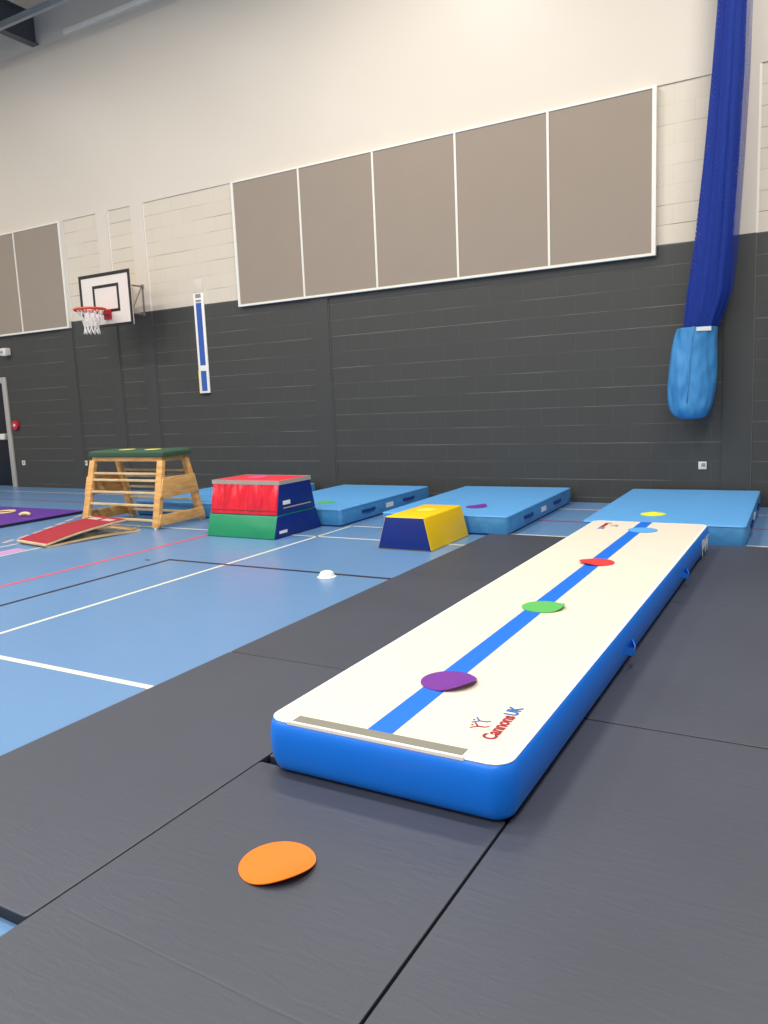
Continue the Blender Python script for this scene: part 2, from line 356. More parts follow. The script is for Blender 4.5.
# boxed-in steel columns, painted like the wall they stand in
def column(i, x0, x1, d=.022):
    bm = B()
    box(bm, x0, x1, WY-d, WY+.01, 0, PAINT, 0); box(bm, x0, x1, WY-d, WY+.01, PAINT, LEDGE, 1)
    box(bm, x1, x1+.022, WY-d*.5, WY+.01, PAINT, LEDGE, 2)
    box(bm, x1, x1+.012, WY-d*.5, WY+.01, 0, PAINT, 3)  # paler strip down the right edge of the column
    struct(obj('trim_%d' % i, bm, [m_cold, m_colw, m_white_p, m_colstrip]))
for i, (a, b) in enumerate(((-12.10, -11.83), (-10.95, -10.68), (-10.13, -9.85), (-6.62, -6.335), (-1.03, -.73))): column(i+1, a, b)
# steel roof beam running off the left column, a long purlin and a service rail
def ibeam(bm, a, b, w, h, t=.02):
    a = Vector(a); b = Vector(b); z = Vector((0, 0, 1))
    bar(bm, a+z*(h-t/2), b+z*(h-t/2), w, t); bar(bm, a+z*(t/2), b+z*(t/2), w, t); bar(bm, a+z*(h/2), b+z*(h/2), t, h-2*t)
bm = B(); ibeam(bm, (-12.03, WY-.02, 7.66), (-12.03, YF, 7.66), .16, .5); struct(obj('trim_6', bm, m_steel))
bm = B(); ibeam(bm, (XL, 8.9, 7.61), (XR, 8.9, 7.61), .06, .1); struct(obj('trim_7', bm, m_rail))
bm = B(); box(bm, -11.3, XR, WY-.05, WY-.013, 7.66, 7.74); struct(obj('trim_8', bm, m_white_p, bevel=.01))  # white and stopped short to hold the lamp streak reflected along it

# door at the far left of the back wall
bm = B(); box(bm, DX0+.05, DX1-.05, WY+.06, WY+.11, .01, DZ-.05)
struct(obj('door_1', bm, m_doordark, bevel=.004)); door = bpy.data.objects['door_1']
bm = B(); bar(bm, (DX0+.2, WY-.0, .99), (DX1-.16, WY-.0, .99), .05, .1)
box(bm, DX1-.3, DX1-.18, WY-.02, WY+.07, .93, 1.05); box(bm, DX0+.2, DX0+.3, WY-.02, WY+.07, .93, 1.05)
o = obj('push_bar', bm, m_plastic, door, bevel=.008); o['label'] = 'white push bar'
bm = B()
box(bm, DX1-.05, DX1+.07, WY-.03, WY+.12, 0, DZ+.06); box(bm, DX0-.07, DX0+.05, WY-.03, WY+.12, 0, DZ+.06); box(bm, DX0+.05, DX1-.05, WY-.03, WY+.12, DZ-.05, DZ+.06)
obj('door_frame', bm, m_doorframe, door, bevel=.006)['label'] = 'pale grey metal door frame'

# ------------------------------------------------------------------ acoustic panels
def panel(x0, x1, label, group, left, right):
    t = thing('acoustic_panel', label, 'wall panel', ((x0+x1)/2, WY-.02, 2.914), group)
    Z0, Z1 = 2.905, 4.74; ft = .018
    bm = B(); box(bm, x0+ft*.6, x1-ft*.6, WY-.062, WY-.012, Z0+.025, Z1-.025); obj('fabric_board', bm, m_fabric, t)
    wl = .032 if left else .014; wr = .032 if right else .014
    bm = B()
    box(bm, x0-(wl if left else 0), x0+.014, WY-.072, WY-.016, Z0, Z1); box(bm, x1-.014, x1+(wr if right else 0), WY-.072, WY-.016, Z0, Z1)
    box(bm, x0+.014, x1-.014, WY-.072, WY-.016, Z0, Z0+.03); box(bm, x0+.014, x1-.014, WY-.072, WY-.016, Z1-.025, Z1)
    obj('frame', bm, m_white_p, t)['label'] = 'white metal edging'
xs = [-7.905, -6.69, -5.46, -4.24, -3.022, -1.80]
pl = ['taupe acoustic panel at the left end of the row of five', 'taupe acoustic panel, second from the left in the row of five', 'taupe acoustic panel in the middle of the row of five',
      'taupe acoustic panel, second from the right in the row of five', 'taupe acoustic panel at the right end of the row, nearest the hanging blue net']
for i in range(5): panel(xs[i]+.0005, xs[i+1]-.0005, pl[i], 'five acoustic panels', i == 0, i == 4)
panel(-13.11, -11.86, 'taupe acoustic panel beside the basketball backboard, at the left of the photo', 'acoustic panels left of the backboard', False, True)
panel(-14.37, -13.111, 'taupe acoustic panel cut by the left edge of the photo', 'acoustic panels left of the backboard', False, False)

# ------------------------------------------------------------------ basketball goal
g = thing('basketball_goal', 'white basketball backboard with black lines, orange rim and white net on a wall bracket', 'basketball hoop', (-10.12, WY, 2.73))
BX0, BX1, BY, BZ0, BZ1 = -10.72, -9.555, 9.0, 2.745, 3.59
bm = B(); box(bm, BX0, BX1, BY, BY+.02, BZ0, BZ1)
board = obj('backboard', bm, m_bw, g)
def frame_rect(bm, x0, x1, z0, z1, t, y0, y1):
    box(bm, x0, x1, y0, y1, z0, z0+t); box(bm, x0, x1, y0, y1, z1-t, z1); box(bm, x0, x0+t, y0, y1, z0+t, z1-t); box(bm, x1-t, x1, y0, y1, z0+t, z1-t)
bm = B(); frame_rect(bm, BX0-.004, BX1+.004, BZ0-.004, BZ1+.004, .05, BY-.006, BY+.0); obj('border', bm, m_black, board)['label'] = 'black border'
bm = B(); frame_rect(bm, -10.42, -9.82, 2.975, 3.41, .045, BY-.004, BY-.0005); obj('target_square', bm, m_black, board)['label'] = 'black target square'
RC = Vector((-10.05, 8.60, 2.98)); RR = .23
bm = B(); tube(bm, [(RC.x+RR*math.cos(a), RC.y+RR*math.sin(a), RC.z) for a in [2*PI*k/40 for k in range(40)]], .021, 10, True)
rim = obj('rim', bm, m_orange_metal, g, smooth=True); rim['label'] = 'orange metal rim'
bm = B(); box(bm, -10.17, -10.03, 8.83, BY-.007, 2.93, 3.0); box(bm, -10.18, -10.02, BY-.03, BY-.006, 2.86, 3.02); obj('rim_bracket', bm, m_redpl, g, bevel=.004)['label'] = 'red rim bracket'
bm = B(); N = 12
def npt(k, lev):
    z = -.37*lev/4; rr = [RR-.03, .155, .125, .105, .12][lev]; a = 2*PI*(k+(lev % 2)*.5)/N
    return (RC.x+rr*math.cos(a), RC.y+rr*math.sin(a), RC.z+z)
for k in range(N):
    for lev in range(4):
        s = 0 if lev % 2 == 0 else 1
        tube(bm, [npt(k, lev), npt(k, lev+1)], .008, 5); tube(bm, [npt(k, lev), npt(k-1 if lev % 2 == 0 else k+1, lev+1)], .008, 5)
tube(bm, [npt(k, 2) for k in range(N)], .006, 5, True)
obj('net', bm, m_netw, g)['label'] = 'white cord net'
for sx in (-10.27, -9.985):
    bm = B()
    tube(bm, [(sx, WY-.03, 3.43), (sx, BY+.02, 3.43)], .014, 8); tube(bm, [(sx, WY-.03, 2.975), (sx, BY+.02, 2.975)], .014, 8)
    tube(bm, [(sx, WY-.03, 2.96), (sx, WY-.03, 3.45)], .014, 8); tube(bm, [(sx, WY-.32, 2.98), (sx, WY-.05, 3.42)], .009, 8)
    box(bm, sx-.025, sx+.025, WY-.045, WY-.023, 2.95, 3.0); box(bm, sx-.025, sx+.025, WY-.045, WY-.023, 3.40, 3.46)
    obj('wall_bracket', bm, m_bracket, g, smooth='auto')['label'] = 'grey tubular wall bracket'

# ------------------------------------------------------------------ jump height gauge on the wall
g = thing('height_gauge', 'tall narrow blue gauge strip with white edges mounted upright on the wall', 'measuring board', (-8.78, WY, 1.62))
GX0, GX1 = -8.893, -8.682
bm = B(); box(bm, GX0, GX1, WY-.02, WY-.001, 1.625, 3.2)
gb = obj('backing_board', bm, m_pvcw, g, bevel=.004)
bm = B(); box(bm, GX0+.05, GX1-.05, WY-.024, WY-.019, 2.07, 3.05); obj('upper_scale', bm, m_gauge, g)['label'] = 'long blue scale'
bm = B(); box(bm, GX0+.05, GX1-.05, WY-.024, WY-.019, 1.66, 1.98); obj('lower_scale', bm, m_gauge, g)['label'] = 'short blue scale'
bm = B(); box(bm, GX0+.05, GX1-.05, WY-.024, WY-.019, 3.13, 3.19); box(bm, GX0+.05, GX1-.05, WY-.024, WY-.019, 3.065, 3.10); obj('header_marking', bm, m_sock, g)['label'] = 'grey printed header'
bm = B(); box(bm, GX0-.006, GX0+.006, WY-.022, WY-.001, 1.625, 2.0); obj('edge_tape', bm, D_LEMON, g)['label'] = 'yellow edge tape'
bm = B(); box(bm, GX0+.01, GX1-.01, WY-.03, WY-.001, 1.605, 1.625); obj('foot_clip', bm, m_black, g)['label'] = 'black bottom clip'
bm = B(); box(bm, -8.88, -8.70, WY-.006, WY-.001, 3.22, 3.42)
tag(obj('blank_plate', bm, m_colw, bevel=.002), 'faint cream plate on the wall just above the blue gauge strip', 'plate')

# ------------------------------------------------------------------ small wall fittings
def socket(x, z, label):
    t = thing('wall_socket', label, 'socket', (x, WY, z), 'wall sockets')
    bm = B(); box(bm, x-.045, x+.045, WY-.014, WY-.0005, z-.045, z+.045); obj('face_plate', bm, m_plastic, t, bevel=.004)
    bm = B(); box(bm, x-.012, x+.03, WY-.02, WY-.012, z-.01, z+.03); obj('insert', bm, m_sock, t, bevel=.002)
socket(-13.6, .475, 'small white wall socket low on the wall beside the door')
socket(-11.82, .475, 'small white wall socket just left of the vaulting box')
socket(-1.235, .475, 'small white wall socket below the hanging net bag')
t = thing('fire_call_point', 'round red fire alarm point on the dark wall beside the door', 'alarm', (-13.7, WY, 1.21))
bm = B(); 
def disk_y(bm, x, z, y0, prof, n=24):
    loft(bm, [[(x+r*math.cos(2*PI*k/n), y0-dy, z+r*math.sin(2*PI*k/n)) for k in range(n)] for r, dy in prof])
disk_y(bm, -13.7, 1.21, WY, [(.095, .001), (.10, .02), (.09, .05)]); obj('casing', bm, m_redpl, t, smooth='auto')
bm = B(); disk_y(bm, -13.7, 1.21, WY-.05, [(.03, 0), (.025, .008)]); obj('button', bm, m_plastic, t, smooth='auto')['label'] = 'pale centre button'
t = thing('motion_sensor', 'small pinkish white sensor box high on the dark wall, left of the photo', 'sensor', (-13.71, WY, 2.6))
bm = B(); hexa(bm, [(-13.80,WY-.13,2.54),(-13.64,WY-.13,2.52),(-13.62,WY-.0005,2.54),(-13.78,WY-.0005,2.54)], [(-13.80,WY-.12,2.68),(-13.64,WY-.12,2.68),(-13.62,WY-.0005,2.68),(-13.78,WY-.0005,2.68)])
obj('housing', bm, m_plastic, t, bevel=.02)
bm = B(); disk_y(bm, -13.73, 2.605, WY-.12, [(.03, 0), (.025, .02), (.01, .028)]); obj('lens', bm, m_sock, t, smooth=True)

# ------------------------------------------------------------------ gathered divider net and its bag
def interp(tab, z):
    for a, b in zip(tab, tab[1:]):
        lo, hi = (a, b) if a[0] <= b[0] else (b, a)
        if lo[0] <= z <= hi[0]:
            t = (z-lo[0])/(hi[0]-lo[0]); return [lo[i]+(hi[i]-lo[i])*t for i in range(1, len(a))]
    return list(tab[-1][1:])
prof = [(1.75, -1.40, -1.10), (2.05, -1.415, -1.06), (2.39, -1.385, -.945), (2.96, -1.305, -.90), (3.7, -1.235, -.865), (4.6, -1.16, -.83), (5.3, -1.11, -.82), (6.8, -1.04, -.78), (8.3, -.99, -.75)]
def net_layer(name, mat, kx, ky, amp, folds, ph, ox=0, cells=26):
    bm = B(); uv = bm.loops.layers.uv.new('UVMap'); n = 96; nz = 120; rows = []
    for i in range(nz+1):
        z = 2.042+(8.3-2.042)*i/nz; xl, xr = interp(prof, z); cx = (xl+xr)/2+ox*min(1, max(0, (z-2.0)/.8)); rx = (xr-xl)/2*kx; ry = .16*ky
        row = []
        for k in range(n):
            a = 2*PI*k/n; q = 1+amp*math.sin(folds*a+ph+.6*math.sin(z*1.3+ph))+amp*.5*math.sin((folds*2+1)*a-ph+z*.8)
            row.append(bm.verts.new((cx+rx*q*math.cos(a), 9.38+ry*q*math.sin(a), z)))
        rows.append(row)
    for i in range(nz):
        for k in range(n):
            f = bm.faces.new((rows[i][k], rows[i][(k+1) % n], rows[i+1][(k+1) % n], rows[i+1][k]))
            for lp, (kk, ii) in zip(f.loops, ((k, i), (k+1, i), (k+1, i+1), (k, i+1))):
                lp[uv].uv = (kk/n*cells*3, ii/nz*cells*5.2*1.5)
    return obj(name, bm, mat, netT, smooth=True)
netT = thing('divider_net', 'long gathered bundle of blue sports netting hanging down the wall', 'net', (-.95, 9.38, 2.0))
net_layer('outer_netting', m_netblue, 1.04, 1.0, .04, 6, .3, .022, 20)
net_layer('folded_netting', m_netblue2, .88, .9, .10, 7, 1.0, -.02, 16)
net_layer('folded_netting', m_netblue2, .78, .8, .14, 5, 2.0, -.02, 15)
net_layer('folded_netting', m_netblue2, .62, .66, .2, 6, 3.1, -.025, 14)
net_layer('folded_netting', m_netblue2, .45, .5, .2, 5, 4.4, -.02, 12)
bm = B()
for k in range(5):
    pts = []
    for i in range(60):
        z = 2.045+(8.3-2.045)*i/59; xl, xr = interp(prof, z); cx = (xl+xr)/2-.02; rx = (xr-xl)/2*(.7-.12*(k % 2))
        a = -PI/2+(k-2)*.5+.15*math.sin(z*1.7+k); pts.append((cx+rx*math.cos(a), 9.38+.16*.82*math.sin(a), z))
    tube(bm, pts, .006, 6)
obj('selvedge_cord', bm, m_netblue2, netT, smooth=True)
bagT = thing('net_storage_bag', 'light blue cloth bag with a rounded bottom holding the end of the hanging net', 'bag', (-1.32, 9.38, 1.03))
bp = [(1.03, -1.40, -1.24), (1.05, -1.48, -1.17), (1.12, -1.545, -1.12), (1.22, -1.575, -1.095), (1.36, -1.585, -1.07), (1.52, -1.58, -1.06), (1.75, -1.55, -1.06), (1.92, -1.52, -1.06), (2.04, -1.487, -1.062)]
bm = B(); n = 48; rings = []
for z, xl, xr in bp:
    cx = (xl+xr)/2; rx = (xr-xl)/2; row = []
    for k in range(n):
        a = 2*PI*k/n; q = 1+.02*math.sin(5*a+z*9)+.012*math.sin(11*a-z*15)
        row.append((cx+rx*q*math.cos(a), 9.38+min(.21, rx*1.0)*q*math.sin(a), z))
    rings.append(row)
inner = [[((p[0]-(bp[-1][1]+bp[-1][2])/2)*.94+(bp[-1][1]+bp[-1][2])/2, (p[1]-9.38)*.94+9.38, p[2]) for p in rings[-1]],
         [((p[0]-(bp[-1][1]+bp[-1][2])/2)*.92+(bp[-1][1]+bp[-1][2])/2, (p[1]-9.38)*.92+9.38, p[2]-.2) for p in rings[-1]]]
loft(bm, rings+inner, True, False)
o = obj('bag_body', bm, m_bag, bagT, smooth=True)
s = o.modifiers.new('sub', 'SUBSURF'); s.levels = s.render_levels = 2
bm = B(); pts = []
for z, xl, xr in bp[3:]:
    pts.append(((xl+xr)/2-.005, 9.38-.213*.99-.004, z))
tube(bm, pts, .006, 6); obj('seam', bm, m_crash_s, bagT, smooth=True)['label'] = 'stitched centre seam'
bm = B(); hexa(bm, [(-1.25,9.150,1.985),(-1.11,9.221,1.985),(-1.11,9.231,1.985),(-1.25,9.160,1.985)], [(-1.25,9.149,2.025),(-1.11,9.218,2.03),(-1.11,9.228,2.03),(-1.25,9.158,2.025)])
obj('maker_label', bm, m_pvcw, bagT)['label'] = 'small white sewn label'

# ------------------------------------------------------------------ charcoal floor mats
mats_xy = []
T = .04
def gym_mat(x0, x1, y0, y1, label):
    bm = B(); g_ = .0012
    loft(bm, [rrect(x0+g_+o_, x1-g_-o_, y0+g_+o_, y1-g_-o_, .012, z, 3) for o_, z in ((.002, .001), (0, .004), (0, T-.004), (.0012, T-.0012), (.004, T))])
    bm.normal_update(); bmesh.ops.recalc_face_normals(bm, faces=bm.faces)
    for f in bm.faces: f.material_index = 1 if abs(f.normal.z) < .3 else 0
    t = obj('gym_mat', bm, [m_mat, m_matshade], None, smooth='auto')
    return tag(t, label, 'mat', 'charcoal gym mats')
gym_mat(-2.857, -1.853, 1.175, 3.185, 'charcoal mat left of the air track front, bordering the blue floor, nearest row')
gym_mat(-2.857, -1.853, 3.19, 5.18, 'charcoal mat between the blue floor and the middle of the air track, second row')
gym_mat(-2.857, -1.853, 5.186, 7.09, 'charcoal mat at the far left of the air track, touching the middle crash mat')
gym_mat(-1.850, -.848, .24, 2.19, 'charcoal mat in the foreground carrying the orange disc')
gym_mat(-1.850, -.848, 2.24, 4.22, 'charcoal mat under the near half of the air track')
gym_mat(-1.850, -.848, 4.225, 6.2, 'charcoal mat under the far half of the air track')
gym_mat(-1.850, -.848, 6.205, 7.09, 'charcoal mat piece under the far end of the air track')
gym_mat(-.842, .16, 1.075, 3.07, 'charcoal mat at the bottom right corner of the photo')
gym_mat(-.842, .16, 3.077, 5.068, 'charcoal mat right of the air track, middle row')
gym_mat(-.842, .16, 5.074, 7.08, 'charcoal mat right of the air track in front of the right crash mat')

# ------------------------------------------------------------------ crash mats
def crash(x0, x1, y0, y1, label, rot=0, marks=True):
    t = thing('crash_mat', label, 'crash mat', ((x0+x1)/2, (y0+y1)/2, 0), 'sky blue crash mats')
    H = .2
    bm = B()
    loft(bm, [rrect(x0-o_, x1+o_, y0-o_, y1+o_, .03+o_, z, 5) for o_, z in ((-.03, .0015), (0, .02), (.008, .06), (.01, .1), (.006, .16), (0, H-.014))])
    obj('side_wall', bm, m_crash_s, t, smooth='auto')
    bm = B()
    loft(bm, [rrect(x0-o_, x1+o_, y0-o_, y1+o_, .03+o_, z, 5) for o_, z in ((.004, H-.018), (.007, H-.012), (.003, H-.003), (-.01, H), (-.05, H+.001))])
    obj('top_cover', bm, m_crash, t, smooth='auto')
    if marks:
        L = y1-y0
        for k, c in ((.27, 0), (.5, 1), (.73, 0)):
            yy = y0+L*k; bm = B()
            if c:
                box(bm, x1+.004, x1+.0125, yy-.09, yy+.09, .075, .13); obj('maker_label', bm, m_pvcw, t)['label'] = 'white label'
            else:
                ring = [(x1+.009, yy-.16, .11), (x1+.022, yy-.12, .112), (x1+.026, yy, .108), (x1+.022, yy+.12, .112), (x1+.009, yy+.16, .11)]
                for a, b in zip(ring, ring[1:]): bar(bm, a, b, .006, .035)
                obj('handle', bm, m_navyl, t)['label'] = 'navy webbing handle'
    t.rotation_euler.z = math.radians(rot)
    return t
crash(-1.97, -.59, 7.14, 9.60, 'sky blue crash mat at the far end of the air track', 1.3)
crash(-4.15, -2.74, 7.17, 9.57, 'sky blue crash mat behind the yellow block, left of the air track', 1.5)
crash(-6.07, -4.70, 7.22, 9.46, 'sky blue crash mat just behind and right of the red and green foam block')
crash(-8.05, -6.65, 7.34, 9.56, 'sky blue crash mat mostly hidden behind the vaulting box')

# ------------------------------------------------------------------ inflatable air track
AT = thing('air_track', 'long inflatable air track with cream top and bright blue sides on charcoal mats', 'air track', (-1.28, 4.5, T))
X0, X1, Y0, Y1, HT = -1.768, -.833, 2.155, 6.88, .245
def ring_at(o_, z, r=.065): return rrect(X0-o_, X1+o_, Y0-o_, Y1+o_, max(.03, r+o_), z, 8)
bm = B()
sec = [(-.045, T+.001), (-.014, T+.008)]
for k in range(1, 12):
    a = PI*k/12; sec.append((.024*math.sin(a)**.8-.01*((1+math.cos(a))/2)**3, T+.008+(HT-T-.014)*(1-math.cos(a))/2))
sec += [(-.001, HT-.003)]
loft(bm, [ring_at(o_, z) for o_, z in sec]); obj('side_wall', bm, m_tblue, AT, smooth=True)['label'] = 'bright blue side wall'
bm = B(); loft(bm, [ring_at(o_, z) for o_, z in ((.0, HT-.006), (.003, HT-.003), (.0, HT), (-.02, HT+.0005))])
obj('top_sheet', bm, m_tdeck, AT, smooth='auto')['label'] = 'cream top sheet'
bm = B()
rA = ring_at(.005, HT-.0065); rB = ring_at(.007, HT-.002); rC = ring_at(.0, HT+.001); rD = ring_at(-.009, HT+.0012); rE = ring_at(-.0095, HT)
loft(bm, [rA, rB, rC, rD, rE], False, False); obj('welded_seam', bm, m_pvcw, AT, smooth='auto')['label'] = 'white welded seam'
bm = B(); box(bm, -1.372, -1.274, Y0+.055, Y1-.004, HT, HT+.0022); obj('centre_line', bm, m_tline, AT)['label'] = 'blue centre stripe'
bm = B(); box(bm, -1.675, -.975, Y0-.006, Y0+.05, HT-.001, HT+.003)
box(bm, -1.675, -.975, Y0-.010, Y0-.004, HT-.008, HT+.003)
vp = obj('joining_flap', bm, m_pvcw, AT); vp['label'] = 'white joining flap'
bm = B(); box(bm, -1.66, -.985, Y0+.004, Y0+.052, HT+.003, HT+.0045); obj('velcro_strip', bm, m_velcro, vp)['label'] = 'grey velcro strip'
def handle(y):
    bm = B(); xx = X1+.021
    pts = [(xx-.004, y-.075, .14), (xx+.012, y-.06, .134), (xx+.028, y-.03, .12), (xx+.032, y, .114), (xx+.028, y+.03, .12), (xx+.012, y+.06, .134), (xx-.004, y+.075, .14)]
    for a, b in zip(pts, pts[1:]): bar(bm, a, b, .006, .034)
    for t_ in (-1, 1):
        hexa(bm, [(xx-.01, y+t_*.085-.03, .12), (xx+.003, y+t_*.085-.03, .12), (xx+.003, y+t_*.085+.03, .12), (xx-.01, y+t_*.085+.03, .12)], [(xx-.014, y+t_*.085-.03, .18), (xx+.001, y+t_*.085-.03, .18), (xx+.001, y+t_*.085+.03, .18), (xx-.014, y+t_*.085+.03, .18)])
    obj('carry_handle', bm, m_tline, AT, smooth='auto')['label'] = 'blue carry handle'
handle(3.78); handle(5.5)

def text_mesh(s, size, ext=.0006):
    c = bpy.data.curves.new('txt', 'FONT'); c.body = s; c.size = size; c.extrude = ext; c.offset = size*.03
    o = bpy.data.objects.new('txt', c); COL.objects.link(o)
    bpy.context.view_layer.update(); dg = bpy.context.evaluated_depsgraph_get()
    me = bpy.data.meshes.new_from_object(o.evaluated_get(dg)); bpy.data.objects.remove(o); return me
def place_text(name, s, size, mat, origin, xdir, ydir, parent, label, wid=None):
    me = text_mesh(s, size); xd = Vector(xdir); yd = Vector(ydir); zd = xd.cross(yd)
    mx = max(v.co.x for v in me.vertices); k = wid/mx if wid else 1
    for v in me.vertices: v.co = Vector(origin)+xd*v.co.x*k+yd*v.co.y+zd*v.co.z-parent.location
    me.materials.clear(); me.materials.append(mat)
    o = bpy.data.objects.new(name, me); COL.objects.link(o); o.parent = parent; o['label'] = label; return mx*k
ZT = HT+.0014
def gym_figures(cx, cy, k, flip, mats):
    """two small Y-shaped gymnast marks above the lettering"""
    for j, m in enumerate(mats):
        bm = B(); ox, oy = cx-.012*j*flip, cy+(.055*j)*k*flip
        P = lambda u, v: (ox-v*k*flip, oy+u*k*flip, ZT)
        for (a, b, c) in (((0, 0), (-.004, .034), .007), ((-.004, .034), (-.03, .062), .006), ((-.004, .034), (.028, .06), .006), ((0, .0), (.014, -.012), .006)):
            bar(bm, P(*a), P(*b), c*k*1.3, .0012)
        q = P(0, .062); lathe(bm, [(.006*k, -.0006), (.006*k, .0006)], q, 12)
        obj('gymnast_mark', bm, m, AT)['label'] = ('red' if m is m_txr else 'blue')+' gymnast emblem'
wd = place_text('lettering', 'Cannons', .07, m_txr, (-.935, 2.31, ZT), (0, 1, 0), (-1, 0, 0), AT, 'red lettering reading Cannons', .21)
place_text('lettering', 'UK', .07, m_txb, (-.935, 2.31+wd+.006, ZT), (0, 1, 0), (-1, 0, 0), AT, 'blue lettering reading UK', .08)
gym_figures(-1.0, 2.395, .8, 1, (m_txr, m_txb))
place_text('lettering', 'Cannons', .07, m_txr, (-1.64, 6.78, ZT), (0, -1, 0), (1, 0, 0), AT, 'red lettering reading Cannons', .235)
place_text('lettering', 'UK', .07, m_txb, (-1.64, 6.78-wd-.032, ZT), (0, -1, 0), (1, 0, 0), AT, 'blue lettering reading UK', .09)
gym_figures(-1.57, 6.66, .8, -1, (m_txr, m_txb))
place_text('side_lettering', 'PW', .17, m_pvcw, (X1+.0235, 6.40, .07), (0, 1, 0), (0, 0, 1), AT, 'white lettering on the blue side near the far end', .38)

# ------------------------------------------------------------------ round rubber floor discs
def disc(x, y, z, mat, label, lift=(0, 0), amt=0, start=.02, r=.115, bump=0):
    bm = B(); n = 40; R_ = [0, .2, .4, .55, .7, .82, .92, 1.0]
    d = Vector((lift[0], lift[1])); 
    if d.length: d.normalize()
    def h(px, py):
        s = px*d.x+py*d.y; q = max(0, s-start)/(r-start)
        return amt*q*q + bump*max(0, 1-(px*px+py*py)/(r*r*.6))
    for top in (1, 0):
        rows = []
        for q in R_[1:]:
            rows.append([bm.verts.new((r*q*math.cos(2*PI*k/n), r*q*math.sin(2*PI*k/n), h(r*q*math.cos(2*PI*k/n), r*q*math.sin(2*PI*k/n))+(.0032 if top else .0006))) for k in range(n)])
        c = bm.verts.new((0, 0, h(0, 0)+(.0032 if top else .0006)))
        for k in range(n): bm.faces.new((c, rows[0][k], rows[0][(k+1) % n]))
        for A, C in zip(rows, rows[1:]):
            for k in range(n): bm.faces.new((A[k], A[(k+1) % n], C[(k+1) % n], C[k]))
        if top: T_ = rows[-1]
        else:
            for k in range(n): bm.faces.new((T_[k], T_[(k+1) % n], rows[-1][(k+1) % n], rows[-1][k]))
    o = obj('floor_disc', bm, mat, None, smooth='auto'); o.location = (x, y, z)
    tag(o, label, 'floor disc', 'round floor spots'); return o
disc(-1.377, 1.675, T, D_ORANGE, 'orange rubber disc with a raised edge on the charcoal mat in the foreground', (1.2, -.7), .021, .02)
disc(-1.302, 2.745, HT+.002, D_PURPLE, 'purple rubber disc at the near end of the air track', (1.2, -.5), .022, .03)
disc(-1.298, 3.955, HT+.002, D_GREEN, 'green rubber disc on the middle of the air track', (1, .1), .018, .06)
disc(-1.312, 5.15, HT+.002, D_RED, 'red rubber disc with a lifted edge on the far half of the air track', (-1.0, -.9), .015, .0)
disc(-1.275, 6.47, HT+.002, D_BLUE, 'pale blue rubber disc at the far end of the air track')
disc(-1.405, 7.62, .2015, D_YELLOW, 'yellow rubber disc on the crash mat beyond the air track', bump=.02)
disc(-3.27, 7.73, .2015, D_PURPLE, 'purple rubber disc on the middle crash mat', (.8, 1), .02)
disc(-5.21, 7.70, .2015, D_GREEN, 'green rubber disc on the crash mat behind the red foam block')

# ------------------------------------------------------------------ small white training cone
bm = B(); lathe(bm, [(.078, .001), (.078, .004), (.066, .01), (.052, .04), (.038, .048), (.02, .05)], (-3.46, 5.07, 0), 28)
tag(obj('marker_cone', bm, m_pvcw, None, smooth='auto', loc=(-3.46, 5.07, 0)), 'small white dome marker cone on the blue floor', 'cone')

# ------------------------------------------------------------------ foam blocks
def foam_block(name, label, x0, x1, y0, y1, z0, z1, tx0, tx1, ty0, ty1, side, end_, top, parts=True, endaxis='x'):
    """tapered block: side = faces across y, end_ = faces across x"""
    t = thing(name, label, 'foam block', ((x0+x1)/2, (y0+y1)/2, z0))
    bm = B(); loft(bm, [[(x0,y0,z0+.001),(x1,y0,z0+.001),(x1,y1,z0+.001),(x0,y1,z0+.001)], [(tx0,ty0,z1),(tx1,ty0,z1),(tx1,ty1,z1),(tx0,ty1,z1)]])
    bm.normal_update()
    bmesh.ops.recalc_face_normals(bm, faces=bm.faces)
    for f in bm.faces:
        nn = f.normal
        f.material_index = 2 if nn.z > .9 else (0 if abs(nn.y) > abs(nn.x) else 1)
    obj('cover', bm, [side, end_, top], t, bevel=.012)
    return t
Z1m, Z2m = .24, .60
f1 = foam_block('foam_block', 'green fronted lower trapezoid foam block with navy ends, under the red one', -5.86, -4.935, 6.31, 7.19, 0, Z1m, -5.875, -4.94, 6.39, 7.10, m_green, m_navy, m_green)
f2 = foam_block('foam_block', 'shiny red upper trapezoid foam block with navy ends, stacked on the green one', -5.86, -4.945, 6.39, 7.10, Z1m, Z2m, -5.86, -4.95, 6.47, 7.02, m_red, m_navy, m_redt)
bm = B()
for (xa, xb, ya, yb) in ((-5.866, -4.943, 6.457, 6.462), (-5.866, -4.943, 7.028, 7.033)): box(bm, xa, xb, ya, yb, Z2m-.042, Z2m+.002)
for (xa, xb) in ((-5.8665, -5.862), (-4.9475, -4.943)): box(bm, xa, xb, 6.462, 7.028, Z2m-.042, Z2m+.002)
obj('velcro_band', bm, m_silver, f2)['label'] = 'grey band round the top edge'
bm = B(); bar(bm, (-4.938, 6.50, .31), (-4.938, 7.0, .31), .004, .012); obj('piping', bm, m_silver, f2)['label'] = 'pale piping line'
bm = B(); hexa(bm, [(-5.84, 6.393, Z1m+.045), (-4.96, 6.393, Z1m+.045), (-4.96, 6.41, Z1m+.045), (-5.84, 6.41, Z1m+.045)], [(-5.84, 6.396, Z1m+.055), (-4.96, 6.396, Z1m+.055), (-4.96, 6.41, Z1m+.055), (-5.84, 6.41, Z1m+.055)])
obj('skirt_fold', bm, simple('dark_red_vinyl', rgb(150, 16, 34), .5), f2)['label'] = 'dark red fold line'
bm = B(); box(bm, -4.944, -4.936, 6.50, 6.62, .345, .385); obj('carry_strap', bm, m_pvcw, f2)['label'] = 'white strap on the navy end'
